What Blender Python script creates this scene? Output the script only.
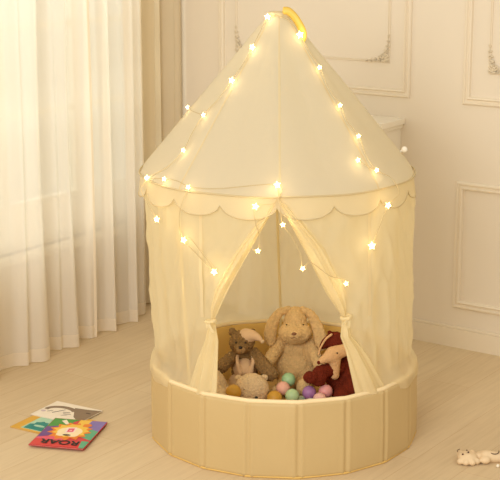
import bpy, bmesh, math, random
from math import sin, cos, pi, radians, atan2, hypot, sqrt, exp
from mathutils import Vector, Matrix, noise
S = bpy.context.scene
for o in list(bpy.data.objects): bpy.data.objects.remove(o)
C = S.collection
random.seed(7)

# ------------------------------------------------------------ camera
cam = bpy.data.cameras.new('camera'); co = bpy.data.objects.new('camera', cam); C.objects.link(co)
cam.lens = 100.8; cam.sensor_width = 36; cam.sensor_fit = 'HORIZONTAL'; cam.clip_end = 60
co.location = (-.1273, -5.0638, 1.9392); co.rotation_euler = (pi/2 - .233, 0, 0)
S.camera = co
# ------------------------------------------------------------ world, lights, exposure
w = bpy.data.worlds.new('world'); S.world = w; w.use_nodes = True
w.node_tree.nodes['Background'].inputs[0].default_value = (1, .90, .74, 1)
w.node_tree.nodes['Background'].inputs[1].default_value = .80
def area(name, loc, target, size, power, col, sy=None):
    l = bpy.data.lights.new(name, 'AREA'); o = bpy.data.objects.new(name, l); C.objects.link(o)
    l.size = size; l.energy = power; l.color = col
    if sy: l.shape = 'RECTANGLE'; l.size_y = sy
    o.location = loc; o.rotation_euler = (Vector(target) - Vector(loc)).to_track_quat('-Z', 'Y').to_euler()
    return o
KEY = area('added_front_fill', (-1.7, -4.7, 2.4), (0, .3, .55), 2.2, 128, (1, .98, .95))  # added softbox with no visible source, brightens the tent front and interior
WIN = area('window_daylight', (-2.75, 1.75, 1.75), (-.5, .4, .55), 1.6, 100, (.95, .96, 1), 1.5)
S.view_settings.view_transform = 'Standard'; S.view_settings.look = 'None'
S.view_settings.gamma = 1; S.view_settings.use_curve_mapping = False
S.view_settings.exposure = .09

# ------------------------------------------------------------ materials
def srgb(r, g, b):
    f = lambda c: ((c/255+.055)/1.055)**2.4 if c/255 > .04045 else c/255/12.92
    return (f(r), f(g), f(b), 1)
def newmat(name):
    m = bpy.data.materials.new(name); m.use_nodes = True
    nt = m.node_tree; return m, nt, nt.nodes, nt.links
def mat(name, col, rough=.7, bump=0, bscale=60, sheen=0, var=0, vscale=8, emis=0, spec=.3, metal=0, bdist=.004):
    m, nt, N, K_ = newmat(name); b = N['Principled BSDF']
    b.inputs['Base Color'].default_value = col; b.inputs['Roughness'].default_value = rough
    b.inputs['Specular IOR Level'].default_value = spec; b.inputs['Metallic'].default_value = metal
    if sheen: b.inputs['Sheen Weight'].default_value = sheen; b.inputs['Sheen Tint'].default_value = col
    tc = N.new('ShaderNodeTexCoord')
    if var:
        n = N.new('ShaderNodeTexNoise'); n.inputs['Scale'].default_value = vscale; n.inputs['Detail'].default_value = 4
        K_.new(tc.outputs['Object'], n.inputs['Vector'])
        mx = N.new('ShaderNodeMix'); mx.data_type = 'RGBA'
        mx.inputs[6].default_value = [c*(1-var) for c in col[:3]]+[1]; mx.inputs[7].default_value = [min(1, c*(1+var)) for c in col[:3]]+[1]
        K_.new(n.outputs['Fac'], mx.inputs[0]); K_.new(mx.outputs[2], b.inputs['Base Color'])
    if bump:
        n2 = N.new('ShaderNodeTexNoise'); n2.inputs['Scale'].default_value = bscale; n2.inputs['Detail'].default_value = 3
        K_.new(tc.outputs['Object'], n2.inputs['Vector'])
        bp = N.new('ShaderNodeBump'); bp.inputs['Strength'].default_value = bump; bp.inputs['Distance'].default_value = bdist
        K_.new(n2.outputs['Fac'], bp.inputs['Height']); K_.new(bp.outputs[0], b.inputs['Normal'])
    if emis:
        b.inputs['Emission Color'].default_value = col; b.inputs['Emission Strength'].default_value = emis
    return m
def cloth(name, col, transp, transl, weave=400, bump=.15):
    """woven cloth: part see-through, part translucent, part diffuse"""
    m, nt, N, K_ = newmat(name); N.remove(N['Principled BSDF']); out = N['Material Output']
    d = N.new('ShaderNodeBsdfDiffuse'); t = N.new('ShaderNodeBsdfTranslucent'); x = N.new('ShaderNodeBsdfTransparent')
    d.inputs[0].default_value = col; t.inputs[0].default_value = col
    a = N.new('ShaderNodeMixShader'); a.inputs[0].default_value = transl
    K_.new(d.outputs[0], a.inputs[1]); K_.new(t.outputs[0], a.inputs[2])
    if bump:
        tc = N.new('ShaderNodeTexCoord'); n = N.new('ShaderNodeTexNoise'); n.inputs['Scale'].default_value = 14; n.inputs['Detail'].default_value = 5
        K_.new(tc.outputs['Object'], n.inputs['Vector'])
        bp = N.new('ShaderNodeBump'); bp.inputs['Strength'].default_value = bump; bp.inputs['Distance'].default_value = .02
        K_.new(n.outputs['Fac'], bp.inputs['Height']); K_.new(bp.outputs[0], d.inputs['Normal'])
    b = N.new('ShaderNodeMixShader'); b.inputs[0].default_value = transp
    K_.new(a.outputs[0], b.inputs[1]); K_.new(x.outputs[0], b.inputs[2]); K_.new(b.outputs[0], out.inputs[0])
    return m
M = {}
M['wall'] = mat('wall_paint', srgb(229, 217, 197), .75, .08, 30)
M['trim'] = mat('trim_paint', srgb(232, 219, 196), .5, .05, 40)
M['orn'] = mat('silvered_ornament', srgb(224, 210, 184), .45, .2, 120, metal=.15)
M['white'] = mat('white_paint', srgb(240, 232, 214), .45)
M['roof'] = cloth('roof_canvas', srgb(238, 231, 209), .0, .56, bump=.25)
M['seam'] = cloth('seam_tape', srgb(234, 220, 184), 0, .4)
M['sheer'] = cloth('tent_voile', srgb(250, 239, 204), .22, .58)
M['band'] = cloth('gathered_voile', srgb(248, 236, 198), .08, .5)
M['valance'] = cloth('valance_voile', srgb(246, 235, 204), .36, .45)
M['binding'] = cloth('binding_tape', srgb(222, 206, 166), 0, .3)
M['curtain'] = cloth('sheer_curtain', srgb(244, 236, 222), .20, .42, bump=0)
M['hem'] = cloth('sheer_hem', srgb(250, 240, 222), .08, .5, bump=0)
M['drape'] = cloth('drape_linen', srgb(226, 210, 180), 0, .25)
M['base'] = mat('base_fabric', srgb(198, 172, 122), .55, .12, 25, sheen=.1, var=.03, vscale=5, spec=.35, bdist=.01)
M['rim'] = mat('rim_tape', srgb(236, 214, 170), .6, .1, 80)
M['lining'] = mat('base_lining', srgb(220, 182, 104), .7, .1, 40)
M['mat'] = mat('mat_fabric', srgb(222, 190, 132), .8, .1, 60)
M['pole'] = mat('pole_sleeve', srgb(232, 212, 160), .6, .1, 80)
M['glass'] = None
M['wire'] = mat('clear_wire', srgb(200, 180, 136), .4)
M['bulb'] = mat('bulb_glow', (1, .72, .32, 1), .4, emis=5)
M['core'] = mat('bulb_core', (1, .86, .52, 1), .4, emis=18)
M['strap'] = mat('satin_strap', srgb(224, 186, 84), .4, .1, 60, sheen=.3)
# floor planks
def floor_mat():
    m, nt, N, K_ = newmat('floor_planks'); b = N['Principled BSDF']
    tc = N.new('ShaderNodeTexCoord'); mp = N.new('ShaderNodeMapping')
    mp.inputs['Rotation'].default_value = (0, 0, radians(-54.9))
    K_.new(tc.outputs['Object'], mp.inputs['Vector'])
    br = N.new('ShaderNodeTexBrick'); br.inputs['Scale'].default_value = 1; br.offset = .37
    br.inputs['Brick Width'].default_value = 1.3; br.inputs['Row Height'].default_value = .19
    br.inputs['Mortar Size'].default_value = .0012; br.inputs['Mortar Smooth'].default_value = .6
    br.inputs['Color1'].default_value = srgb(219, 198, 162); br.inputs['Color2'].default_value = srgb(214, 191, 154)
    br.inputs['Mortar'].default_value = srgb(196, 164, 126)
    K_.new(mp.outputs[0], br.inputs['Vector'])
    m2 = N.new('ShaderNodeMapping'); m2.inputs['Scale'].default_value = (2.2, 34, 1)
    K_.new(mp.outputs[0], m2.inputs['Vector'])
    n = N.new('ShaderNodeTexNoise'); n.inputs['Scale'].default_value = 1.6; n.inputs['Detail'].default_value = 6; n.inputs['Roughness'].default_value = .65; n.inputs['Distortion'].default_value = .4
    K_.new(m2.outputs[0], n.inputs['Vector'])
    cr = N.new('ShaderNodeValToRGB'); cr.color_ramp.elements[0].position = .32; cr.color_ramp.elements[0].color = (.80, .76, .72, 1)
    cr.color_ramp.elements[1].position = .58; cr.color_ramp.elements[1].color = (1, 1, 1, 1)
    K_.new(n.outputs['Fac'], cr.inputs[0])
    n3 = N.new('ShaderNodeTexNoise'); n3.inputs['Scale'].default_value = 2.2; n3.inputs['Detail'].default_value = 3
    K_.new(mp.outputs[0], n3.inputs['Vector'])
    cr3 = N.new('ShaderNodeValToRGB'); cr3.color_ramp.elements[0].position = .3; cr3.color_ramp.elements[0].color = (.93, .92, .9, 1)
    cr3.color_ramp.elements[1].position = .7; cr3.color_ramp.elements[1].color = (1, 1, 1, 1)
    K_.new(n3.outputs['Fac'], cr3.inputs[0])
    mx = N.new('ShaderNodeMix'); mx.data_type = 'RGBA'; mx.blend_type = 'MULTIPLY'; mx.inputs[0].default_value = .42
    K_.new(br.outputs['Color'], mx.inputs[6]); K_.new(cr.outputs[0], mx.inputs[7])
    my = N.new('ShaderNodeMix'); my.data_type = 'RGBA'; my.blend_type = 'MULTIPLY'; my.inputs[0].default_value = 1
    K_.new(mx.outputs[2], my.inputs[6]); K_.new(cr3.outputs[0], my.inputs[7])
    K_.new(my.outputs[2], b.inputs['Base Color'])
    b.inputs['Roughness'].default_value = .62; b.inputs['Specular IOR Level'].default_value = .25
    bp = N.new('ShaderNodeBump'); bp.inputs['Strength'].default_value = .12; bp.inputs['Distance'].default_value = .003
    K_.new(n.outputs['Fac'], bp.inputs['Height']); K_.new(bp.outputs[0], b.inputs['Normal'])
    return m
M['floor'] = floor_mat()
def glass_mat():
    m, nt, N, K_ = newmat('window_glass'); N.remove(N['Principled BSDF'])
    g = N.new('ShaderNodeBsdfGlossy'); g.inputs['Roughness'].default_value = .03
    x = N.new('ShaderNodeBsdfTransparent'); x.inputs[0].default_value = (.82, .84, .8, 1)
    a = N.new('ShaderNodeMixShader'); a.inputs[0].default_value = .08
    K_.new(x.outputs[0], a.inputs[1]); K_.new(g.outputs[0], a.inputs[2]); K_.new(a.outputs[0], N['Material Output'].inputs[0])
    return m
M['glass'] = glass_mat()

# ------------------------------------------------------------ helpers
def link(name, bm, m, parent=None, smooth=True, recalc=True):
    if recalc: bmesh.ops.recalc_face_normals(bm, faces=bm.faces)
    me = bpy.data.meshes.new(name); bm.to_mesh(me); bm.free()
    for p in me.polygons: p.use_smooth = smooth
    for mm in (m if isinstance(m, list) else [m]): me.materials.append(mm)
    o = bpy.data.objects.new(name, me); C.objects.link(o)
    if parent: o.parent = parent
    return o
def tag(o, label=None, cat=None, group=None, kind=None):
    if label: o['label'] = label
    if cat: o['category'] = cat
    if group: o['group'] = group
    if kind: o['kind'] = kind
    return o
def thing(name, label, cat, loc=(0, 0, 0), rz=0, group=None):
    o = bpy.data.objects.new(name, None); C.objects.link(o); o.location = loc; o.rotation_euler = (0, 0, rz)
    o.empty_display_size = .05
    return tag(o, label, cat, group)
def box(bm, x0, x1, y0, y1, z0, z1, bev=0):
    r = bmesh.ops.create_cube(bm, size=1)
    for v in r['verts']:
        v.co = Vector(((x0+x1)/2+v.co.x*(x1-x0), (y0+y1)/2+v.co.y*(y1-y0), (z0+z1)/2+v.co.z*(z1-z0)))
    if bev:
        es = list({e for v in r['verts'] for e in v.link_edges})
        bmesh.ops.bevel(bm, geom=es, offset=bev, segments=2, profile=.6, affect='EDGES')
def grid(bm, nu, nv, f, closed=False, mi=0):
    vs = [[bm.verts.new(f(i/(nu if closed else nu-1), j/(nv-1))) for j in range(nv)] for i in range(nu)]
    for i in range(nu if closed else nu-1):
        for j in range(nv-1):
            a = vs[i][j]; b = vs[(i+1) % nu][j]; c = vs[(i+1) % nu][j+1]; d = vs[i][j+1]
            fc = bm.faces.new((a, b, c, d)); fc.material_index = mi
    return vs
def tube(bm, pts, r, n=6, closed=False):
    pts = [Vector(p) for p in pts]; rings = []; N = len(pts); up = Vector((0, 0, 1))
    for i, p in enumerate(pts):
        a = pts[(i-1) % N] if (closed or i > 0) else p; b = pts[(i+1) % N] if (closed or i < N-1) else p
        t = (b-a).normalized(); s = t.cross(up)
        if s.length < .01: s = t.cross(Vector((1, 0, 0)))
        s.normalize(); q = s.cross(t)
        rr = r[i] if isinstance(r, (list, tuple)) else r
        rings.append([bm.verts.new(p+(s*cos(2*pi*k/n)+q*sin(2*pi*k/n))*rr) for k in range(n)])
    for i in range(N if closed else N-1):
        A, B = rings[i], rings[(i+1) % N]
        for k in range(n): bm.faces.new((A[k], A[(k+1) % n], B[(k+1) % n], B[k]))
    if not closed:
        bm.faces.new(rings[0][::-1]); bm.faces.new(rings[-1])
def ball(bm, c, r, seg=16, rot=None):
    """ellipsoid; r may be a number or (rx, ry, rz)"""
    if not isinstance(r, (tuple, list)): r = (r, r, r)
    res = bmesh.ops.create_uvsphere(bm, u_segments=seg, v_segments=max(6, seg//2+2), radius=1)
    R = rot if rot else Matrix.Identity(3)
    for v in res['verts']: v.co = R @ Vector((v.co.x*r[0], v.co.y*r[1], v.co.z*r[2])) + Vector(c)
def limb(bm, p0, p1, r0, r1, n=7):
    p0, p1 = Vector(p0), Vector(p1)
    for i in range(n):
        t = i/(n-1); ball(bm, p0.lerp(p1, t), r0+(r1-r0)*t, 12)
def bez(p, n=24):
    """Catmull-Rom through the points"""
    p = [Vector(a) for a in p]; P = [p[0]*2-p[1]]+p+[p[-1]*2-p[-2]]; out = []
    for i in range(1, len(P)-2):
        for k in range(n):
            t = k/n; a, b, c, d = P[i-1:i+3]
            out.append(.5*((2*b)+(c-a)*t+(2*a-5*b+4*c-d)*t*t+(3*b-a-3*c+d)*t**3))
    out.append(p[-1]); return out
def plush(name, bm, m, parent, vox=.004, fur=.0022, fs=90, seed=0, smooth=3):
    """several rounded volumes fused into one continuous furry skin"""
    o = link(name, bm, m, parent)
    r = o.modifiers.new('r', 'REMESH'); r.mode = 'VOXEL'; r.voxel_size = vox
    s = o.modifiers.new('s', 'SMOOTH'); s.iterations = smooth; s.factor = .6
    dg = bpy.context.evaluated_depsgraph_get(); me = bpy.data.meshes.new_from_object(o.evaluated_get(dg))
    o.modifiers.clear(); old = o.data; o.data = me; bpy.data.meshes.remove(old)
    if not me.materials: me.materials.append(m)
    off = Vector((seed*3.1, 0, 0))
    cs = [(v.index, v.normal.copy(), noise.noise(v.co*fs+off)+.6*noise.noise(v.co*fs*2.3+off)) for v in me.vertices]
    for i, n, q in cs: me.vertices[i].co += n*q*fur
    for p in me.polygons: p.use_smooth = True
    return o
def lerp(a, b, t): return a+(b-a)*t
def interp(tab, z):
    """piecewise-linear table [(z, value)...] with increasing z"""
    if z <= tab[0][0]: return tab[0][1]
    for (a, va), (b, vb) in zip(tab, tab[1:]):
        if z <= b: return lerp(va, vb, (z-a)/(b-a))
    return tab[-1][1]

# ------------------------------------------------------------ room shell
TH = radians(-35.06)
A = Vector((.615, 1.149, 0)); T = Vector((cos(TH), sin(TH), 0)); L = Vector((sin(TH), -cos(TH), 0)); K = A + T*-1.42
def struct(name, bm, m, parent=None, frame=None, smooth=False):
    o = link(name, bm, m, parent, smooth=smooth)
    if not parent: o['kind'] = 'structure'
    if frame == 'back': o.location = A; o.rotation_euler = (0, 0, TH)
    if frame == 'left': o.location = K; o.rotation_euler = (0, 0, atan2(L.y, L.x))
    return o
bm = bmesh.new(); box(bm, -4.5, 4.5, -5.6, 4, -.05, 0); fl = struct('floor', bm, M['floor'])
# back wall: local x along the wall, local -y into the room
bm = bmesh.new(); box(bm, -1.56, 3.2, 0, .14, 0, 2.6); struct('wall_back', bm, M['wall'], frame='back')
bm = bmesh.new(); box(bm, -1.42, 3.2, -.016, 0, 0, .086); box(bm, -1.42, 3.2, -.011, 0, .086, .098, .003)
struct('baseboard_back', bm, M['trim'], frame='back')
def frame_mould(bm, x0, x1, z0, z1, w, d, y0=0):
    """picture-frame moulding with a stepped, rounded profile"""
    prof = [(0, 0), (.0, d*.45), (w*.12, d*.8), (w*.3, d*.85), (w*.42, d*.45), (w*.6, d*.4), (w*.75, d*1.0), (w*.92, d*.8), (w, 0)]
    cs = [(x0, z0, 1, 1), (x1, z0, -1, 1), (x1, z1, -1, -1), (x0, z1, 1, -1)]
    rows = [[bm.verts.new((x+sx*a, y0-b, z+sz*a)) for (a, b) in prof] for x, z, sx, sz in cs]
    for i in range(4):
        P, Q = rows[i], rows[(i+1) % 4]
        for k in range(len(prof)-1): bm.faces.new((P[k], P[k+1], Q[k+1], Q[k]))
def ornament(sx, sz, x, z, parent, size=.125):
    """rococo corner scroll: curls and leaves running along both arms of the corner"""
    bm = bmesh.new(); rnd = random.Random(3)
    def curl(cx, cz, r, a0, turns, th):
        pts = []
        for i in range(18):
            t = i/17; a = a0+turns*2*pi*t; rr = r*(1-t*.8)
            pts.append((cx+cos(a)*rr, -.0095, cz+sin(a)*rr))
        tube(bm, pts, [th*(1-.4*i/17) for i in range(18)], 6)
    for arm in (0, 1):
        for i in range(6):
            t = i/5; d = size*(.06+.9*t); h = size*.24*(1-t*.75)
            px, pz = (d, h*.5) if arm == 0 else (h*.5, d)
            curl(px, pz, .011*(1-.45*t), rnd.uniform(0, 6), 1.1 if i % 2 else -1.1, .0034)
            ball(bm, (px+rnd.uniform(-.006, .006), -.004, pz+rnd.uniform(-.004, .006)), (.0075*(1-.5*t), .012, .004*(1-.4*t)), 8)
            px, pz = (d, h) if arm == 0 else (h, d)
            ball(bm, (px, -.004, pz), (.0075*(1-.4*t), .011, .006*(1-.4*t)), 8)
    for i in range(5): curl(size*(.13+.06*i), size*(.42-.06*i), .010, i*1.3, 1, .003)
    ball(bm, (.02, -.004, .02), (.012, .006, .012), 10)
    for v in bm.verts: v.co.x = x+sx*v.co.x; v.co.z = z+sz*v.co.z
    return link('corner_ornament', bm, M['orn'], parent)
def panel(n, x0, x1, z0, z1, inner=None):
    bm = bmesh.new(); frame_mould(bm, x0, x1, z0, z1, .036, .014)
    o = struct('trim_%d' % n, bm, M['trim'], frame='back', smooth=False)
    if inner:
        a, b, c, d = inner; bm = bmesh.new(); frame_mould(bm, a, b, c, d, .012, .007); link('inner_moulding', bm, M['trim'], o, smooth=False)
        for sx, sz, x, z in ((1, 1, a, c), (-1, 1, b, c), (1, -1, a, d), (-1, -1, b, d)): ornament(sx, sz, x, z, o)
    return o
panel(1, -1.09, -.033, 1.112, 2.3, (-.99, -.14, 1.262, 2.16))
panel(2, .228, 1.35, 1.105, 2.3, (.345, 1.23, 1.245, 2.16))
panel(3, .213, 1.35, .183, .762)
panel(4, -1.09, -.033, .183, .762)
# left wall with the window opening; local x = distance from the corner, local +y into the room
U0, U1, Z0, Z1 = .12, 2.05, .42, 2.25
bm = bmesh.new()
box(bm, -.14, U0, -.14, 0, 0, 2.6); box(bm, U1, 3.4, -.14, 0, 0, 2.6); box(bm, U0, U1, -.14, 0, 0, Z0); box(bm, U0, U1, -.14, 0, Z1, 2.6)
struct('wall_left', bm, M['wall'], frame='left')
bm = bmesh.new(); box(bm, 0, 3.4, 0, .016, 0, .086); box(bm, 0, 3.4, 0, .011, .086, .098, .003); struct('baseboard_left', bm, M['trim'], frame='left')
bm = bmesh.new()
for a, b in ((U0, U0+.05), (U1-.05, U1)): box(bm, a, b, -.11, -.05, Z0, Z1)
box(bm, U0, U1, -.11, -.05, Z0, Z0+.05); box(bm, U0, U1, -.11, -.05, Z1-.05, Z1)
wn = struct('window_1', bm, M['white'], frame='left')
for a, b in ((U0+.05, .60), (.60, 1.09), (1.09, 1.58), (1.58, U1-.05)):
    bm = bmesh.new(); z0, z1 = Z0+.05, Z1-.05
    box(bm, a, a+.022, -.10, -.06, z0, z1); box(bm, b-.022, b, -.10, -.06, z0, z1)
    box(bm, a+.022, b-.022, -.10, -.06, z0, z0+.16); box(bm, a+.022, b-.022, -.10, -.06, z1-.04, z1)
    for z in (1.02, 1.41, 1.8): box(bm, a+.022, b-.022, -.092, -.068, z, z+.022)
    s = link('casement', bm, M['white'], wn, smooth=False)
    bm = bmesh.new(); box(bm, a+.02, b-.02, -.082, -.078, z0+.15, z1-.03); link('pane', bm, M['glass'], s, smooth=False)
bm = bmesh.new(); box(bm, U0-.03, U1+.03, -.05, .05, Z0-.03, Z0, .004); link('window_sill', bm, M['white'], wn, smooth=False)

# mantelpiece on the back wall behind the tent
mp = thing('mantelpiece', 'white mantel shelf against the back wall behind the tent', 'mantelpiece', A+T*-.45, TH)
bm = bmesh.new(); box(bm, -.45, .395, -.2, 0, .992, 1.02, .004); box(bm, -.44, .385, -.188, 0, .975, .992, .003); link('shelf', bm, M['white'], mp, smooth=False)
bm = bmesh.new(); box(bm, -.43, .375, -.172, 0, .87, .975, .002); link('frieze', bm, M['white'], mp, smooth=False)
for x0, x1 in ((-.41, -.29), (.215, .335)):
    bm = bmesh.new(); box(bm, x0, x1, -.14, 0, .1, .87, .003); box(bm, x0-.01, x1+.01, -.15, 0, 0, .1, .003); link('pilaster', bm, M['white'], mp, smooth=False)
bm = bmesh.new(); box(bm, -.29, .215, -.05, 0, 0, .87); link('back_panel', bm, M['white'], mp, smooth=False)

# ------------------------------------------------------------ curtains (frame: u from the corner, d into the room)
def LW(u, d, z): return K + L*u + T*d + Vector((0, 0, z))
def sheer(u0, u1, d0, d1, label, seed, per=.125, amp=.026, top=2.35):
    rnd = random.Random(seed); ph = [rnd.uniform(0, 6.3) for _ in range(6)]; ms = M['curtain']
    root = thing('sheer_curtain', label, 'curtain', LW((u0+u1)/2, (d0+d1)/2, 0))
    def P(s, z):
        u = lerp(u0, u1, s); d = lerp(d0, d1, s); x = (u-u0)/per*2*pi
        a = amp*1.35*(.7+.3*(1-z/top))
        y_ = x+ph[0]+.6*sin(z*1.3+ph[1])+.9*sin(u*9+ph[5])
        dd = a*(sin(y_+.55*sin(y_))+.32*sin(2.07*x+ph[2]+.5*z)+.14*sin(3.3*x+ph[3])*(1-.2*z))
        uu = u+.012*sin(x*1.0+ph[4])+.02*(1-z/top)*sin(u*7+ph[5])
        return LW(uu, d+dd, z)-root.location
    bm = bmesh.new(); grid(bm, int((u1-u0)*170), 34, lambda s, t: P(s, .065+(top-.065)*t)); link('panel', bm, ms, root, recalc=False)
    bm = bmesh.new(); grid(bm, int((u1-u0)*170), 5, lambda s, t: P(s, .006+.060*t)); link('hem', bm, M['hem'], root, recalc=False)
    bm = bmesh.new()
    for e in (0, 1):
        grid(bm, 3, 34, lambda s, t: P(abs(e-s*.018/(u1-u0)), .01+(top-.01)*t)+T*.002)
    link('side_hem', bm, M['hem'], root, recalc=False)
    return root
sheer(.40, .86, .185, .21, 'sheer white curtain panel hanging nearest the tent', 5, .20, .026)
sheer(.85, 1.52, .215, .265, 'sheer white curtain panel hanging at the left edge of the photo', 11, .23, .03)
sheer(1.56, 2.2, .28, .31, 'sheer white curtain panel hanging nearest the camera, beyond the left edge', 21, .23, .03)
dr = thing('linen_drape', 'opaque cream drape hanging in the room corner behind the tent', 'drape', LW(.2, .12, 0))
def DP(s, t):
    u = lerp(-.0, .41, s)+.02; z = .008+2.34*t; x = s*2*pi*2.4
    return LW(u+.012*sin(x*1.9), .088+.030*sin(x+.4)+.012*sin(x*2.3+1+z*.4), z)-dr.location
bm = bmesh.new(); grid(bm, 110, 24, DP); link('panel', bm, M['drape'], dr, recalc=False)
# gilt ornament on the sill seen through the sheers
gm = mat('aged_gilt', srgb(190, 152, 84), .45, .3, 60, metal=.4)
og = thing('figurine', 'small gilt ornament on the window sill behind the sheer curtain', 'ornament', LW(.49, .012, Z0))
bm = bmesh.new()
box(bm, -.03, .03, -.02, .02, 0, .012, .003); tube(bm, [(0, 0, .01), (0, 0, .05)], [.01, .006], 8)
for i in range(9):
    a = i*.7-2.8; tube(bm, bez([(0, 0, .045), (.025*sin(a), .01*cos(a), .07), (.045*sin(a), .015*cos(a), .07+.012*cos(a*2))], 6), .0035, 5)
ball(bm, (0, 0, .055), .014, 10); link('scrollwork', bm, gm, og)
bm = bmesh.new(); ball(bm, (.03, 0, .088), .008, 10); ball(bm, (-.03, 0, .088), .008, 10); ball(bm, (0, 0, .1), .01, 10); link('bud', bm, gm, og)

# ------------------------------------------------------------ tent
tent = thing('play_tent', "child's cream voile play tent with a cone roof and padded base", 'play tent')
NB, OFF = 18, 4.6
def polyr(th, rc):
    """radius of the 18-sided base at angle th (deg, 0 = front, + = right)"""
    k = ((th-OFF) % 20)-10; return rc*cos(radians(10))/cos(radians(k)), abs(abs(k)-10)
def cyl(th, r, z, x0=0): a = radians(th); return Vector((x0+r*sin(a), -r*cos(a), z))
ZR = .277
def base_surf(th, z, inner=False):
    r, e = polyr(th, (.503) if not inner else .480)
    pf = .0045*(1-exp(-(e/2.2)**2))*(1 if not inner else -.6)*sin(pi*min(1, max(0, z/ZR)))**.4 - .0045*exp(-(e/.7)**2) + .0022*exp(-((e-1.6)/.8)**2)
    fl = .004*(1-z/ZR) if not inner else 0
    pf += .0025*noise.noise(Vector((th*.06, z*7, 2)))
    return r+pf+fl
bm = bmesh.new()
prof = [(.0, 0, -.02), (.003, 0, 0)]+[(ZR*t, 0, 0) for t in (.05, .12, .2, .3, .4, .5, .6, .7, .8, .88, .95, .985)]
NA = NB*40; rings = []
for z, _, dr_ in prof: rings.append([bm.verts.new(cyl(i*360/NA, base_surf(i*360/NA, z)+dr_, z)) for i in range(NA)])
top = [bm.verts.new(cyl(i*360/NA, base_surf(i*360/NA, ZR)-.012, ZR+.001)) for i in range(NA)]; rings.append(top)
for P, Q in zip(rings, rings[1:]):
    for i in range(NA): bm.faces.new((P[i], P[(i+1) % NA], Q[(i+1) % NA], Q[i]))
link('padded_base', bm, M['base'], tent, recalc=False)
bm = bmesh.new(); rings = [top_ for top_ in []]
zz = [ZR+.001, ZR*.96, ZR*.8, ZR*.6, ZR*.4, ZR*.2, .03]
for k, z in enumerate(zz): rings.append([bm.verts.new(cyl(i*360/NA, base_surf(i*360/NA, z, True)+(.012 if k == 0 else 0), z)) for i in range(NA)])
for P, Q in zip(rings, rings[1:]):
    for i in range(NA): bm.faces.new((P[i], Q[i], Q[(i+1) % NA], P[(i+1) % NA]))
link('base_lining', bm, M['lining'], tent, recalc=False)
bm = bmesh.new(); tube(bm, [cyl(i*2, polyr(i*2, .494)[0]+.0012*noise.noise(Vector((i*.3, 0, 0))), ZR+.001+.0015*noise.noise(Vector((i*.2, 3, 0)))) for i in range(180)], .0085, 8, True)
link('rim_binding', bm, M['rim'], tent)
bm = bmesh.new(); tube(bm, [cyl(i*2, polyr(i*2, .506)[0], .004) for i in range(180)], .004, 6, True); link('bottom_piping', bm, M['lining'], tent)
bm = bmesh.new()
for z0, z1 in ((.004, .05),):
    ri = [[bm.verts.new(cyl(i*4, polyr(i*4, r_)[0], z)) for i in range(90)] for r_, z in ((.47, z0), (.474, .02), (.468, z1), (.3, z1+.003))]
    for P, Q in zip(ri, ri[1:]):
        for i in range(90): bm.faces.new((P[i], P[(i+1) % 90], Q[(i+1) % 90], Q[i]))
    bm.faces.new(ri[0][::-1]); bm.faces.new(ri[-1])
link('floor_mat', bm, M['mat'], tent)

X1 = -.028; ZRG = 1.0056; RRG = .504
def k_(z): return min(1, max(0, (z-ZR)/(ZRG-ZR)))
def cc(z): return X1*k_(z)
def ang(th, z): return th + 3.2*k_(z)*cos(radians(th))
def wallr(z): return lerp(.476, .490, k_(z))
LE = [(.27, -30.5), (.48, -29), (.555, -30.5), (.66, -24.5), (.976, -4.6), (1.0, -3.9)]
RE = [(.27, 30.5), (.45, 25), (.50, 22.5), (.572, 23.3), (.66, 16.0), (.82, 6.5), (.976, -3.2), (1.0, -3.9)]
LW_ = [(.27, 15), (.40, 10), (.50, 5), (.555, 1.6), (.60, 4.0), (.66, 5.5), (.8, 5.5), (.976, 2), (1.0, .5)]   # width of the gather, degrees
RW_ = [(.27, 17), (.40, 11), (.50, 5), (.572, 1.8), (.61, 5), (.66, 8.5), (.82, 8.5), (.976, 3), (1.0, .5)]
def wr(th, z, s=1):
    q = Vector((th*.05, z*2.2, 5)); f = noise.noise(q)*.012+noise.noise(Vector((th*.16, z*.9, 1)))*.007
    g = 1-abs(noise.noise(Vector((th*.11+z*1.3, z*4.5-th*.02, 9))))*2; f += .007*max(0, g)**3
    g = 1-abs(noise.noise(Vector((th*.07-z*2.1, z*3.1+th*.04, 4))))*2; f += .006*max(0, g)**4
    return s*f*min(1, (z-.26)*9)*min(1, max(0, (1.01-z)*9))
# voile wall, all the way round from the right gather to the left one
def SW(s, t):
    z = lerp(.272, 1.003, t)
    a0 = interp(RE, z)+interp(RW_, z)*.55; a1 = 360+interp(LE, z)-interp(LW_, z)*.55
    th = lerp(a0, a1, s)
    # diagonal pull folds near the ties
    d0 = th-a0; d1 = a1-th; d = min(d0, d1)
    a_ = min(th, 360-th); out = min(1, max(0, (a_-44)/16))*.0305*min(1, max(0, (.345-z)/.05))
    z -= (.022+.005*sin(th*.33))*min(1, max(0, (a_-40)/18))*(1-t)**2
    pl = out + .006*exp(-d/14)*sin(d*.55+z*9)*min(1, (1.0-z)*6)
    return cyl(ang(th if th < 180 else th-360, z), wallr(z)+wr(th, z)+pl, z, cc(z))
bm = bmesh.new(); grid(bm, 300, 50, SW); link('voile_wall', bm, M['sheer'], tent, recalc=False)
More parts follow.
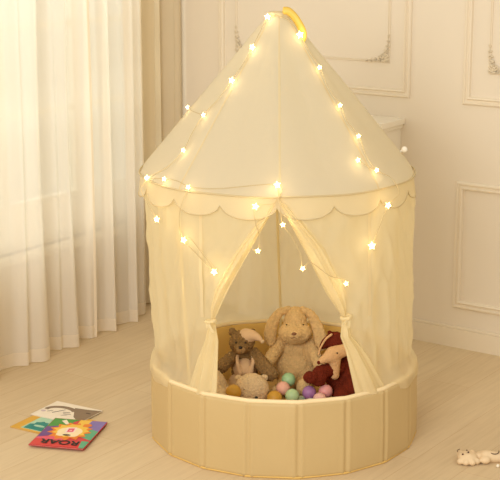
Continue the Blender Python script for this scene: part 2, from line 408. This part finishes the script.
# gathered door edges
def gather(E_, W_, sgn, name):
    def f(s, t):
        z = lerp(.272, .998, t); wd = interp(W_, z); e = interp(E_, z)
        th = e+sgn*wd*s; bul = .016*sin(pi*min(1, s*1.02))*min(1, wd/4)
        rp = .0055*sin(s*2*pi*2.1+z*4)*min(1, wd/5)+.0018*sin(s*2*pi*5+z*11)*min(1, wd/6)
        rp += .003*noise.noise(Vector((s*5, z*13, sgn)))
        return cyl(ang(th, z), wallr(z)+.004+bul+rp, z, cc(z))
    bm = bmesh.new(); grid(bm, 26, 90, f)
    # folded-back inner layer
    def g(s, t):
        z = lerp(.272, .998, t); wd = interp(W_, z); e = interp(E_, z)
        return cyl(ang(e+sgn*wd*s*.8, z), wallr(z)+.004-.012*sin(pi*s), z, cc(z))
    grid(bm, 10, 90, g)
    return link(name, bm, M['band'], tent, recalc=False)
gather(LE, LW_, -1, 'door_curtain'); gather(RE, RW_, 1, 'door_curtain')
# ties
for th, z, sg in ((-31.2, .553, -1), (24, .573, 1)):
    c = cyl(ang(th, z), .502, z, cc(z)); bm = bmesh.new()
    tg = Vector((cos(radians(th)), sin(radians(th)), 0)); nr = Vector((sin(radians(th)), -cos(radians(th)), 0))
    tube(bm, [c+tg*(.017*cos(a*pi/8))+nr*(.014*sin(a*pi/8))+Vector((0, 0, .003*cos(a*pi/8))) for a in range(16)], .0062, 6, True)
    for q, ln in ((-1, .022), (1, .034)):   # short tails of the knot
        grid(bm, 5, 8, lambda s, t: c+nr*(.017+.004*sin(t*3)+.0015*sin(s*6))+tg*(q*(.003+.008*t)-sg*.012*t+.008*(s-.5)*(1+.8*t))+Vector((0, 0, -ln*t)))
    ball(bm, c+nr*.017, (.008, .007, .007), 10)
    link('door_tie', bm, M['band'], tent)
# poles in sleeves
for th in (-47, 43, 108, 180, -108):
    bm = bmesh.new(); tube(bm, [cyl(th, wallr(z)-.010, z, cc(z)) for z in (.03, .3, .6, .85, 1.0)], .0055, 8)
    link('pole', bm, M['pole'], tent)
for th in (-35.5, 36.5):
    bm = bmesh.new(); grid(bm, 3, 30, lambda s, t: cyl(ang(th+(s-.5)*1.5, lerp(.56, .99, t)), wallr(lerp(.56, .99, t))+wr(th, lerp(.56, .99, t))+.004, lerp(.56, .99, t), cc(lerp(.56, .99, t))))
    link('wall_seam', bm, M['seam'], tent, recalc=False)
# roof
ZT, RT, XT = 1.568, .036, -.024
SE = [0, 43, 90, 135, 180, 225, 270, 317]
def roofp(th, t, off=0):
    z = lerp(ZRG, ZT, t); r = lerp(RRG, RT, t)
    n = min(abs(((th-s+180) % 360)-180) for s in SE)
    seg = 1-exp(-(n/14)**2)
    r -= seg*.030*(sin(pi*t**.7)**.8 if 0 < t < 1 else 0)*(1-.55*t)
    r += .0035*noise.noise(Vector((sin(radians(th))*4, cos(radians(th))*4, t*3)))*sin(pi*t)
    if t < .05: r -= .006*((.05-t)/.05)**2
    p = cyl(th, r+off, z-(0 if t > .05 else .004*((.05-t)/.05)**2), lerp(X1, XT, t)); return p
bm = bmesh.new(); grid(bm, 180, 40, lambda s, t: roofp(s*360, t), closed=True); link('roof', bm, M['roof'], tent, recalc=False)
for s_ in SE:
    bm = bmesh.new(); grid(bm, 3, 40, lambda s, t: roofp(s_+(s-.5)*(.9+3.2*t*t), t, .0022)); link('roof_seam', bm, M['seam'], tent, recalc=False)
bm = bmesh.new(); tube(bm, [cyl(a*2, RRG+.0005, ZRG-.003+.0015*sin(a*.31), X1) for a in range(180)], .0034, 8, True); link('ring_piping', bm, M['binding'], tent)
# valance with 16 scallops
def val(s, t, o=0):
    th = s*360; ph = abs(((th+1) % 22.5)-11.25)/11.25
    depth = .030+.046*sqrt(max(0, 1-ph**2.2))
    fl = .010+.006*noise.noise(Vector((th*.09, 1, 1)))
    return cyl(th, RRG-.004+fl*t*(.6+.4*cos(ph*3))+o, ZRG-.004-depth*t, X1)
bm = bmesh.new(); grid(bm, 16*20, 8, lambda s, t: val(s, t), closed=True); link('scalloped_valance', bm, M['valance'], tent, recalc=False)
bm = bmesh.new(); tube(bm, [val(i/320, 1) for i in range(320)], .0022, 5, True); link('valance_binding', bm, M['binding'], tent)
# crown
bm = bmesh.new()
def cap(s, t):
    r = interp([(0, .043), (.35, .040), (.5, .039), (.8, .030), (1, .001)], t); z = interp([(0, ZT-.014), (.35, ZT), (.5, ZT+.007), (.8, ZT+.010), (1, ZT+.011)], t)
    return cyl(s*360, r*(1+.05*sin(s*2*pi*9)*(1-t)), z, XT)
grid(bm, 72, 14, cap, closed=True); link('crown_cap', bm, M['seam'], tent, recalc=False)
bm = bmesh.new(); sp = bez([(-.01, -.03, 1.583), (.012, -.034, 1.580), (.040, -.040, 1.55), (.062, -.055, 1.505), (.052, -.06, 1.476), (.030, -.065, 1.49)], 10)
nrm = Vector((-.35, -.9, .2)).normalized()
def st(s, t):
    i = min(len(sp)-1, int(round(s*(len(sp)-1)))); tt = (sp[min(i+1, len(sp)-1)]-sp[max(i-1, 0)]).normalized()
    sd = tt.cross(nrm).normalized(); return sp[i]+sd*(t-.5)*.026+nrm*.004*sin(t*pi)
grid(bm, len(sp), 5, st); o = link('hanging_strap', bm, M['strap'], tent, recalc=False); so = o.modifiers.new('s', 'SOLIDIFY'); so.thickness = .002
bm = bmesh.new(); ball(bm, (.438, .0, 1.078), .0115, 14); tube(bm, [(.432, 0, 1.075), (.415, 0, 1.066)], .004, 6); link('pole_knob', bm, M['white'], tent)

# ------------------------------------------------------------ string lights on the tent
sl = thing('string_lights', 'warm glowing star string lights draped over the tent roof and ring', 'string lights')
def on_roof(th, z): t = (z-ZRG)/(ZT-ZRG); return roofp(th, min(1, max(0, t)), .014)
def on_cyl(th, z, off=.02): return cyl(ang(th, z), wallr(z)+off, z, cc(z))
def on_val(th, z): return cyl(ang(th, z), RRG+.022, z, cc(z))
B = {'a': on_roof(-48, 1.562), 'b': on_roof(45, 1.502), 'c': on_roof(-43, 1.461), 'd': on_roof(47, 1.393), 'e': on_roof(-46, 1.351), 'f': on_roof(46, 1.269),
     'g': on_roof(-57, 1.23), 'h': on_roof(-53, 1.118), 'i': on_roof(-88, 1.235), 'j': on_roof(46.5, 1.169), 'k': on_roof(45.5, 1.062), 'l': on_roof(-66.7, 1.012),
     'm': on_roof(-53, 1.026), 'n': on_roof(-37.7, 1.018), 'o': on_roof(-1, 1.042), 'p': on_val(-56, .884), 'q': on_cyl(-43, .828), 'r': on_cyl(-29.1, .732),
     's': on_val(-12, .975), 't': on_cyl(-11.6, .816, .01), 'u': on_cyl(5.9, .755, .01), 'v': on_cyl(23.1, .696, .03), 'w': on_val(42.7, .948), 'x': on_cyl(36, .812), 'y': on_cyl(-2, .908, .01),
     'z': on_roof(38, 1.10)}
bright = set('abceoqrsxwpl')
def strand(ps, r=.0013, sag=0):
    bm = bmesh.new(); P = bez(ps, 10); tube(bm, P, r, 5); return link('wire', bm, M['wire'], sl)
R_ = on_roof; V_ = on_val; Y_ = on_cyl
strand([R_(-49, 1.565), R_(-44, 1.50), B['c'], R_(-43, 1.41), B['e'], R_(-49, 1.29), B['g'], R_(-56, 1.17), B['h'], R_(-57, 1.06), B['l'], R_(-60, 1.02), B['m'], R_(-45, 1.03), B['n']])
strand([R_(-40, 1.567), R_(0, 1.566), R_(44, 1.54), B['b'], R_(45, 1.45), B['d'], R_(44, 1.33), B['f'], R_(44, 1.22), B['j'], R_(44, 1.11), B['k'], R_(52, 1.03), V_(50, .98), B['w'], V_(38, .88), B['x']])
strand([B['g'], R_(-75, 1.23), B['i']])
strand([B['n'], V_(-42, .95), V_(-43, .88), B['q'], Y_(-39, .80), Y_(-33, .76), B['r']])
strand([B['q'], Y_(-40, .84), Y_(-34, .79), Y_(-28, .735)])
strand([B['l'], V_(-68, .96), B['p']]); strand([B['n'], R_(-25, 1.022), B['o'], V_(-5, .99), B['s'], V_(-12, .92), Y_(-11, .87, .012), B['t'], Y_(-14, .822, .012)])
strand([B['o'], V_(-3, .97), B['y'], Y_(2, .86, .012), Y_(5, .80, .012), B['u'], Y_(9, .775, .012), Y_(16, .73, .03), Y_(21, .715, .035), B['v']])
strand([B['k'], R_(42, 1.075), B['z']])
def star(c, r, m, nrm_):
    """puffy five-point star"""
    bm = bmesh.new(); n = nrm_.normalized(); a = n.cross(Vector((0, 0, 1))).normalized(); b = a.cross(n); ph = random.uniform(0, 1)
    rim = [bm.verts.new(c+(a*cos(k*pi/5+ph)+b*sin(k*pi/5+ph))*(r if k % 2 == 0 else r*.5)) for k in range(10)]
    f = bm.verts.new(c+n*r*.36); g = bm.verts.new(c-n*r*.36)
    for k in range(10): bm.faces.new((rim[k], rim[(k+1) % 10], f)); bm.faces.new((rim[(k+1) % 10], rim[k], g))
    return link('star_bulb', bm, m, sl, smooth=False)
for key, p in B.items():
    p = Vector(p); n = Vector((p.x, p.y, 0)) if p.z < 1.56 else Vector((-.3, -1, .3)); n = (n.normalized()+Vector((0, -.8, .2))).normalized()
    big = key in bright; r = .0135 if big else .0105
    if key in 'xb': r = .016
    st_ = star(p, r, M['bulb'], n)
    bm = bmesh.new(); ball(bm, p+n*.004, .0052 if big else .0036, 10); link('glow_core', bm, M['core'], st_)
    l = bpy.data.lights.new('star_bulb_glow', 'POINT'); l.energy = .075 if big else .04; l.color = (1, .72, .34); l.shadow_soft_size = .012
    lo = bpy.data.objects.new('star_bulb_glow', l); C.objects.link(lo); lo.location = p+n*.026; lo.parent = sl

# ------------------------------------------------------------ plush toys
MT = .053
def fur(name, col, var=.12, vs=45): return mat(name, col, .95, 1, 170, sheen=.6, var=var, vscale=vs, spec=.05, bdist=.006)
M['rabbit'] = fur('rabbit_fur', srgb(224, 188, 132), .3, 90); M['teddy'] = fur('teddy_fur', srgb(150, 120, 80), .5, 120); M['lamb'] = fur('lamb_fur', srgb(234, 204, 164), .28, 150)
M['red'] = fur('maroon_fur', srgb(108, 42, 27), .35, 90); M['tan'] = fur('tan_fur', srgb(224, 180, 130)); M['pinkcloth'] = mat('pink_cotton', srgb(230, 196, 158), .9, .3, 120, sheen=.3)
M['nose'] = mat('stitched_nose', srgb(140, 96, 66), .7); M['dark'] = mat('dark_bead', srgb(36, 24, 20), .25, spec=.6); M['muz'] = fur('teddy_muzzle', srgb(176, 142, 100), .2)
def rotz(d): return Matrix.Rotation(radians(d), 3, 'Z')
def roty(d): return Matrix.Rotation(radians(d), 3, 'Y')
# rabbit
rb = thing('plush_rabbit', 'large beige plush rabbit with long hanging ears sitting at the back', 'plush toy', (.055, .25, MT))
def off(o, *p): return Vector(p)-o.location
bm = bmesh.new(); q = lambda *p: off(rb, *p)
ball(bm, q(.056, .27, .155), (.092, .075, .105)); ball(bm, q(.056, .265, .225), (.066, .058, .06))          # body
ball(bm, q(.052, .245, .348), (.046, .052, .062), rot=roty(0)); ball(bm, q(.050, .215, .312), (.067, .056, .046)); ball(bm, q(.046, .175, .318), (.036, .026, .026))
limb(bm, q(.0, .25, .262), q(-.062, .175, .196), .027, .026); limb(bm, q(.108, .25, .262), q(.150, .175, .185), .027, .025)
limb(bm, q(.02, .22, .10), q(-.02, .10, .085), .038, .032); limb(bm, q(.095, .22, .10), q(.082, .125, .10), .038, .03)
ball(bm, q(.080, .105, .118), (.030, .024, .040)); ball(bm, q(-.025, .085, .10), (.028, .022, .036))
plush('body', bm, M['rabbit'], rb, .004, .0032, 110, 1, 2)
for sg, pts in ((-1, [(.024, .245, .398), (-.012, .24, .385), (-.038, .232, .345), (-.048, .228, .300), (-.046, .225, .268)]), (1, [(.080, .245, .398), (.112, .24, .378), (.136, .23, .335), (.150, .215, .290), (.158, .205, .255)])):
    bm = bmesh.new(); P = bez([q(*p) for p in pts], 6)
    for i, p in enumerate(P):
        t = i/(len(P)-1); ww = interp([(0, .013), (.3, .020), (.7, .027), (.9, .024), (1, .016)], t); ball(bm, p, (ww, .013, ww), 12)
    plush('ear', bm, M['rabbit'], rb, .0036, .0028, 110, 2+sg, 2)
bm = bmesh.new(); ball(bm, q(.044, .150, .327), (.010, .006, .006), 12); link('nose', bm, M['nose'], rb)
bm = bmesh.new(); tube(bm, [q(.044, .149, .322), q(.044, .150, .312)], .0012, 5); tube(bm, bez([q(.034, .152, .308), q(.044, .149, .312), q(.054, .152, .308)], 5), .0012, 5); link('mouth', bm, M['nose'], rb)
for x in (.012, .086): bm = bmesh.new(); ball(bm, q(x+(.004 if x < .05 else -.004), .196, .350), .0028, 10); link('eye', bm, M['dark'], rb)

# teddy bear
tb = thing('teddy_bear', 'brown teddy bear wearing pink dungarees and a pink nightcap', 'plush toy', (-.15, .17, MT)); q = lambda *p: off(tb, *p)
bm = bmesh.new()
ball(bm, q(-.148, .19, .165), (.052, .046, .085)); ball(bm, q(-.152, .18, .10), (.058, .05, .05)); ball(bm, q(-.159, .17, .287), (.050, .045, .046)); ball(bm, q(-.163, .128, .276), (.026, .02, .020))
ball(bm, q(-.196, .18, .325), (.016, .011, .016)); ball(bm, q(-.120, .18, .325), (.015, .011, .015))
limb(bm, q(-.182, .175, .236), q(-.238, .14, .196), .023, .025); limb(bm, q(-.112, .175, .236), q(-.078, .13, .205), .025, .028); ball(bm, q(-.050, .10, .182), (.030, .028, .030)); limb(bm, q(-.078, .13, .205), q(-.056, .105, .19), .028, .028)
limb(bm, q(-.172, .15, .09), q(-.190, .09, .09), .034, .03); limb(bm, q(-.125, .15, .09), q(-.105, .09, .10), .034, .03)
plush('body', bm, M['teddy'], tb, .0032, .0052, 120, 5, 2)
bm = bmesh.new(); ball(bm, q(-.164, .106, .285), (.008, .006, .006), 10); link('nose', bm, M['dark'], tb)
bm = bmesh.new(); ball(bm, q(-.163, .115, .272), (.019, .012, .015), 14); plush('muzzle', bm, M['muz'], tb, .003, .0012, 120, 3)
for x in (-.182, -.144): bm = bmesh.new(); ball(bm, q(x, .124, .300), .0038, 10); link('eye', bm, M['dark'], tb)
bm = bmesh.new()                                                  # dungarees
ball(bm, q(-.148, .178, .178), (.047, .054, .050)); ball(bm, q(-.152, .172, .118), (.062, .056, .048))
limb(bm, q(-.176, .125, .215), q(-.165, .128, .175), .008, .012); limb(bm, q(-.115, .128, .215), q(-.125, .128, .175), .008, .012)
limb(bm, q(-.178, .165, .24), q(-.176, .125, .215), .008, .008); limb(bm, q(-.118, .165, .24), q(-.115, .128, .215), .008, .008)
plush('dungarees', bm, M['pinkcloth'], tb, .0035, .001, 40, 8, 4)
bm = bmesh.new()
for i in range(12):
    t = i/11; ball(bm, Vector(q(-.140, .168, .312)).lerp(Vector(q(-.082, .138, .303)), t)+Vector((0, 0, .010*sin(pi*t))), (lerp(.034, .007, t), lerp(.036, .008, t), lerp(.030, .007, t)), 14, roty(25))
plush('nightcap', bm, M['pinkcloth'], tb, .0035, .001, 50, 9, 4)
bm = bmesh.new(); ball(bm, q(-.079, .136, .300), .009, 12); plush('pompom', bm, M['lamb'], tb, .003, .001, 120, 9)

# pale plush lying at the front left: round head, body to the left
lb = thing('plush_lamb', 'pale pink-beige plush lying down at the front left with a round head', 'plush toy', (-.2, .03, MT)); q = lambda *p: off(lb, *p)
bm = bmesh.new()
ball(bm, q(-.275, .07, .135), (.062, .07, .082), rot=roty(-20)); ball(bm, q(-.292, .075, .19), (.040, .05, .062), rot=roty(-14)); ball(bm, q(-.235, .05, .10), (.07, .06, .045)); limb(bm, q(-.22, .05, .10), q(-.14, .04, .12), .045, .04)
ball(bm, q(-.121, .025, .142), (.068, .060, .064)); limb(bm, q(-.24, .02, .12), q(-.235, -.055, .128), .034, .028)
ball(bm, q(-.245, -.075, .125), (.036, .03, .026))
plush('body', bm, M['lamb'], lb, .0035, .0026, 170, 12, 2)
bm = bmesh.new(); ball(bm, q(-.104, -.034, .131), (.006, .005, .005), 10); link('nose', bm, M['dark'], lb)
for p in ((-.150, -.026, .160), (-.085, -.020, .160)): bm = bmesh.new(); ball(bm, q(*p), .0024, 8); link('eye', bm, M['dark'], lb)
for x, z in ((-.172, .176), (-.072, .178)):
    bm = bmesh.new(); ball(bm, q(x, .06, z), (.016, .012, .014)); plush('ear', bm, M['lamb'], lb, .004, .0012, 120, 13)

# maroon fox-like plush at right
fx = thing('plush_fox', 'dark red plush animal with tan snout and chest at the right of the opening', 'plush toy', (.22, .1, MT)); q = lambda *p: off(fx, *p)
bm = bmesh.new()
ball(bm, q(.245, .15, .14), (.075, .075, .09)); ball(bm, q(.262, .15, .22), (.045, .05, .065)); ball(bm, q(.205, .15, .292), (.044, .045, .042)); ball(bm, q(.235, .15, .27), (.040, .045, .05))
limb(bm, q(.215, .10, .205), q(.140, .04, .205), .030, .028); ball(bm, q(.105, .015, .195), (.030, .026, .024)); ball(bm, q(.135, .03, .185), (.034, .028, .030))
limb(bm, q(.24, .10, .11), q(.225, .0, .12), .042, .034); limb(bm, q(.27, .12, .16), q(.262, .03, .14), .035, .032)
for p0, p1 in (((.196, .15, .318), (.178, .14, .338)), ((.238, .16, .31), (.252, .16, .335))): limb(bm, q(*p0), q(*p1), .017, .006)
plush('body', bm, M['red'], fx, .004, .0035, 110, 15, 2)
bm = bmesh.new()
limb(bm, q(.248, .085, .285), q(.190, .065, .272), .023, .030); limb(bm, q(.190, .065, .268), q(.140, .045, .248), .030, .010)
limb(bm, q(.198, .068, .262), q(.200, .062, .188), .026, .018)
plush('snout_and_chest', bm, M['tan'], fx, .004, .0012, 120, 16)
bm = bmesh.new(); ball(bm, q(.168, .125, .303), (.017, .010, .040), 16, roty(38)); plush('ear', bm, M['red'], fx, .0035, .0015, 110, 21)
bm = bmesh.new(); P = bez([q(.188, .118, .334), q(.165, .11, .318), (q(.145, .10, .285)), q(.138, .09, .262)], 6)
for i, p in enumerate(P): ball(bm, p, .0055-.001*i/len(P), 8)
plush('ear_edge', bm, M['tan'], fx, .003, .0006, 120, 17)
bm = bmesh.new(); ball(bm, q(.136, .040, .246), .0075, 10); link('nose', bm, M['red'], fx)
bm = bmesh.new(); ball(bm, q(.206, .040, .284), .0032, 10); link('eye', bm, M['dark'], fx)

# ------------------------------------------------------------ pit balls
def bmat(n, c): return mat(n, c, .42, spec=.4)
BC = {'mint green': srgb(160, 200, 152), 'pale pink': srgb(232, 178, 160), 'light green': srgb(178, 208, 160), 'lilac purple': srgb(170, 120, 176), 'rose pink': srgb(226, 160, 160), 'blush': srgb(230, 184, 176),
      'pale mint': srgb(196, 214, 190), 'peach': srgb(232, 178, 136), 'pale blue': srgb(206, 208, 200), 'mustard yellow': srgb(206, 158, 60)}
BM = {k: bmat('ball_'+k.replace(' ', '_'), v) for k, v in BC.items()}
BR = .027
def pitball(p, colr, label, r=BR):
    bm = bmesh.new(); res = bmesh.ops.create_uvsphere(bm, u_segments=28, v_segments=18, radius=1)
    rr = Matrix.Rotation(random.uniform(0, 3), 3, Vector((random.random(), random.random(), random.random()+.1)).normalized())
    for v in res['verts']:
        n = v.co.normalized(); g = 1+.012*exp(-(n.z/.035)**2)                      # moulded equator seam
        if n.z > .985: g -= .01
        v.co = rr @ (n*r*g)
    o = link('pit_ball', bm, BM[colr], None); o.location = p
    tag(o, label, 'ball', 'plastic balls in the tent base'); return o
balls = [((.022, .085, .162), 'mint green', "mint green plastic ball highest in the heap, against the rabbit's tummy"),
 ((.000, .040, .142), 'pale pink', 'pale pink plastic ball between the two green balls in front of the rabbit'),
 ((.034, -.005, .128), 'light green', 'light green plastic ball under the pale pink ball at the middle'),
 ((.100, .030, .128), 'lilac purple', 'lilac purple plastic ball in front of the dark red plush paw'),
 ((.163, .028, .134), 'rose pink', 'rose pink plastic ball right of the purple ball, nearest the red plush'),
 ((.138, -.020, .118), 'blush', 'blush pink plastic ball just below the rose pink ball'),
 ((.165, -.066, .108), 'pale mint', 'pale mint plastic ball at the rim below the blush pink ball'),
 ((.213, -.060, .112), 'peach', 'peach plastic ball at the front rim below the red plush'),
 ((.102, -.060, .110), 'pale blue', 'pale blue-grey plastic ball at the rim below the purple ball'),
 ((-.190, -.028, .150), 'mustard yellow', "mustard yellow plastic ball left of the pale plush's round head"),
 ((-.034, -.012, .120), 'mustard yellow', "mustard yellow plastic ball right of the pale plush's round head"),
 ((-.020, -.070, .106), 'peach', 'peach plastic ball at the rim left of the light green ball'),]
for i, (p, c, lab) in enumerate(balls): pitball(p, c, lab, .030 if c == 'mustard yellow' else BR)
under = [(-.02, -.03), (.04, -.03), (.10, 0), (.155, -.04), (.21, -.04), (.07, .05), (.01, .02), (.13, -.08), (.18, -.1), (.06, -.09), (0, -.09), (-.06, -.08), (.24, -.10), (.03, -.15), (.1, -.15), (-.05, -.14), (.16, -.17), (.22, -.17), (-.12, -.12), (-.18, -.12), (-.1, -.19), (0, -.22), (.08, -.22), (-.17, -.20), (-.24, -.17), (.3, -.06), (.3, -.14), (-.30, -.10), (-.31, -.03)]
cl = list(BC)
lower = {'peach': 'peach', 'pale blue': 'pale blue-grey'}
for i, (x, y) in enumerate(under):
    c = cl[(i*3+1) % len(cl)]; pitball((x, y, MT+BR), c, lower.get(c, c)+' plastic ball on the tent mat, hidden behind the front rim')

# ------------------------------------------------------------ books on the floor
M['page'] = mat('book_pages', srgb(232, 222, 200), .8)
def flat(bm, pts, z, mi=0):
    f = bm.faces.new([bm.verts.new((x, y, z)) for x, y in pts]); f.material_index = mi
def blob2(cx, cy, r, n=22, jag=0, sx=1, sy=1, rot=0, seed=1):
    rd = random.Random(seed); out = []
    for k in range(n):
        a = 2*pi*k/n+rot; rr = r*(1+(jag if k % 2 == 0 else -jag)+(rd.uniform(-.05, .05) if jag else 0)); out.append((cx+sx*rr*cos(a), cy+sy*rr*sin(a)))
    return out
def book(name, label, loc, rz, wd, ht, th, cover):
    r = thing(name, label, 'book', loc, rz, 'picture books on the floor')
    bm = bmesh.new(); box(bm, -wd/2, wd/2, -ht/2, ht/2, 0, .001); box(bm, -wd/2, wd/2, -ht/2, ht/2, th-.001, th); box(bm, -wd/2, -wd/2+.001, -ht/2, ht/2, 0, th)
    link('cover', bm, cover, r, smooth=False)
    bm = bmesh.new(); box(bm, -wd/2+.001, wd/2-.003, -ht/2+.003, ht/2-.003, .001, th-.001); link('pages', bm, M['page'], r, smooth=False); return r
def paint(n, c): return mat('ink_'+n, c, .45, var=.08, vscale=60)
def art(r, name, shapes, z):
    """flat printed shapes, later ones a hair above earlier ones"""
    ms = []; bm = bmesh.new()
    for k, (m_, pts) in enumerate(shapes):
        if m_ not in ms: ms.append(m_)
        flat(bm, pts, z+.00012*(k+1), ms.index(m_))
    return link(name, bm, ms, r, smooth=False, recalc=False)
def rect(x0, x1, y0, y1): return [(x0, y0), (x1, y0), (x1, y1), (x0, y1)]
def text(s, size, m, parent, loc, rz, name='title'):
    cu = bpy.data.curves.new(name, 'FONT'); cu.body = s; cu.size = size; cu.align_x = 'CENTER'; cu.align_y = 'CENTER'; cu.offset = .0016; cu.extrude = .0001
    o = bpy.data.objects.new(name, cu); C.objects.link(o); dg = bpy.context.evaluated_depsgraph_get(); dg.update()
    me = bpy.data.meshes.new_from_object(o.evaluated_get(dg)); bpy.data.objects.remove(o)
    me.materials.clear(); me.materials.append(m); o = bpy.data.objects.new(name, me); C.objects.link(o); o.parent = parent; o.location = loc; o.rotation_euler = (0, 0, rz); return o
TB = .0042
# yellow and teal book, lowest
yb = book('picture_book', 'yellow picture book with a teal panel, lowest of the three and furthest left', (-.885, .025, 0), radians(-30), .25, .215, TB, paint('yellow', srgb(218, 168, 60)))
teal = paint('teal', srgb(24, 132, 124)); aq = paint('aqua', srgb(170, 206, 178)); sky = paint('cream', srgb(236, 222, 190))
art(yb, 'cover_art', [(aq, rect(-.085, .12, -.095, .075)), (teal, [(-.075, -.09), (.12, -.09), (.12, -.02), (-.05, -.03), (-.078, -.045)]), (teal, blob2(-.035, -.035, .030, 14, .1)), (aq, blob2(-.03, -.05, .016, 12, 0, 1.6, .6)), (aq, blob2(.02, -.06, .012, 12, 0, 1.6, .5))], TB)
# white book with a grey elephant
wb = book('picture_book', 'white picture book with a grey-brown elephant drawing, behind the lion book', (-.848, .138, TB), radians(-30), .225, .17, TB, paint('white', srgb(238, 226, 206)))
gr = paint('elephant', srgb(138, 116, 92)); ink = paint('ink', srgb(70, 48, 40)); wht = paint('paper', srgb(238, 226, 206)); lil = paint('lilac', srgb(206, 184, 190))
# trunk arc and head
arc = [(-.03+.075*cos(a), .0+.052*sin(a)) for a in [radians(190-i*10) for i in range(17)]]
arc2 = [(-.03+.054*cos(a), -.006+.034*sin(a)) for a in [radians(190-i*10) for i in range(17)]]
art(wb, 'cover_art', [(gr, arc+arc2[::-1]), (gr, [(.0, .055), (.05, .062), (.112, .078), (.112, -.04), (.085, -.052), (.055, -.03), (.035, .0), (.01, .035)]), (ink, blob2(.082, .03, .007, 10, 0, 1.8, .6)), (lil, blob2(-.092, -.03, .010, 10)),
    (ink, [(-.05, -.03), (-.046, -.033), (-.018, .018), (-.022, .02)]), (ink, [(-.012, -.01), (.018, -.002), (.017, .002), (-.013, -.006)]), (ink, [(-.002, -.02), (.0, -.024), (.03, -.016), (.03, -.012)]), (ink, [(-.075, -.028), (-.072, -.031), (-.058, -.012), (-.061, -.01)]), (ink, [(0.0, -.04), (.003, -.042), (.022, -.028), (.02, -.025)])], TB)
# lion book on top
W, H_ = .213, .283
lbk = book('picture_book', 'colourful picture book with a lion face and ROAR title, topmost', (-.810, -.0965, 2*TB), radians(-12.5), W, H_, TB, paint('crimson', srgb(206, 60, 66)))
pp = paint('purple', srgb(116, 78, 140)); bl = paint('violet', srgb(132, 116, 178)); gn = paint('green', srgb(76, 150, 66)); gn2 = paint('sea', srgb(96, 170, 130)); og_ = paint('orange', srgb(232, 132, 40)); ye = paint('gold', srgb(240, 196, 76)); fc = paint('face', srgb(246, 226, 184))
pk = paint('pink', srgb(226, 92, 120)); bk = paint('black', srgb(34, 20, 22)); rd_ = paint('red', srgb(214, 66, 62)); cr = paint('card', srgb(250, 224, 214))
w2, h2 = W/2-.002, H_/2-.002
art(lbk, 'cover_art', [
 (pp, [(-w2, -.06), (-.03, -.02), (-.05, .07), (-w2, .05)]), (gn, [(-w2, .05), (-.05, .07), (.0, h2), (-w2, h2)]), (ye, [(.0, h2), (.0, .06), (.04, .07), (.05, h2)]), (bl, [(.04, .06), (w2, .02), (w2, h2), (.045, h2)]), (gn2, [(.04, -.02), (w2, -.06), (w2, .035), (.05, .06)]),
 (pk, [(-w2, -.06), (.0, -.03), (.0, -.09), (-w2, -.09)]), (rd_, rect(-w2, w2-.02, -h2, -.075)), (gn2, [(w2-.02, -h2), (w2, -h2), (w2, -.07), (w2-.03, -.07)]), (gn, [(-.075, .09), (-.05, .125), (-.015, .10), (-.04, .07)]), (wht, [(-.07, .115), (-.055, .13), (-.03, .09), (-.04, .08)]),
 (og_, blob2(-.0, .015, .083, 26, .13, .92, 1.0, seed=3)), (ye, blob2(-.0, .02, .064, 22, .12, 1, 1, .1, seed=5)), (og_, blob2(.045, .085, .018, 10, .1)), (fc, blob2(.0, .012, .046, 20, 0, 1.05, .95)), (fc, blob2(-.022, -.018, .022, 16)), (fc, blob2(.022, -.018, .022, 16)),
 (cr, [(-.016, -.004), (.020, .004), (.014, .056), (-.022, .048)]), (pk, [(-.010, .004), (.013, .009), (.009, .045), (-.014, .040)]), (cr, [(-.004, .018), (.005, .020), (.003, .026), (-.006, .024)]), (bk, blob2(.0, -.026, .009, 12, 0, 1.8, .8))], TB)
text('ROAR', .056, bk, lbk, (0, -.098, TB+.0027), pi)

# ------------------------------------------------------------ small things on the floor, right
M['toy'] = mat('cream_silicone', srgb(226, 200, 162), .6, .1, 50)
M['toyline'] = mat('toy_print', srgb(84, 54, 40), .6)
ty = thing('toy_cat', 'small cream toy cat lying on the floor at lower right', 'toy', (.70, -.345, 0), radians(4)); 
bm = bmesh.new()
ball(bm, (-.046, 0, .019), (.036, .038, .019)); ball(bm, (-.064, .030, .018), (.013, .016, .014)); ball(bm, (-.022, .034, .018), (.013, .016, .014)); ball(bm, (-.046, -.016, .026), (.018, .014, .013))
for a in ((-.076, -.022), (-.058, -.034), (-.036, -.036), (-.018, -.026)): ball(bm, (a[0], a[1], .012), (.013, .012, .012))
ball(bm, (-.002, .010, .015), (.016, .018, .015)); ball(bm, (.014, -.020, .015), (.020, .020, .015)); ball(bm, (.016, .016, .017), (.024, .022, .017)); limb(bm, (.022, .0, .018), (.075, -.006, .016), .024, .018); ball(bm, (.004, .034, .013), (.010, .014, .012))
plush('body', bm, M['toy'], ty, .003, .0002, 60, 3, 4)
bm = bmesh.new()
for x, y, z in ((-.066, -.012, .0345), (-.044, .022, .0345), (-.045, -.008, .040)):
    bm = bmesh.new(); ball(bm, (x, y, z), .0035, 8); link('face_dot', bm, M['toyline'], ty)

bm = bmesh.new(); tube(bm, [(.05+.018*cos(a), .002+.020*sin(a), .0375+.003*sin(a)) for a in [radians(180+i*15) for i in range(13)]], .0018, 5); link('stripe_mark', bm, M['toyline'], ty); bm = bmesh.new(); tube(bm, [(-.062+.020*cos(a), .006+.022*sin(a), .0385) for a in [radians(110+i*12) for i in range(8)]], .0012, 5); link('stripe_mark', bm, M['toyline'], ty)
rg = thing('bead_string', 'tiny white beads on the floor at the right edge beside the toy cat', 'beads', (.775, -.40, 0))
for i in range(4):
    bm = bmesh.new(); ball(bm, (-.02+i*.013, .002*(i % 2), .006), .006, 12); link('bead', bm, M['white'], rg)
bm = bmesh.new(); tube(bm, [(-.02, 0, .006), (.02, 0, .006)], .001, 5); link('cord', bm, M['wire'], rg)
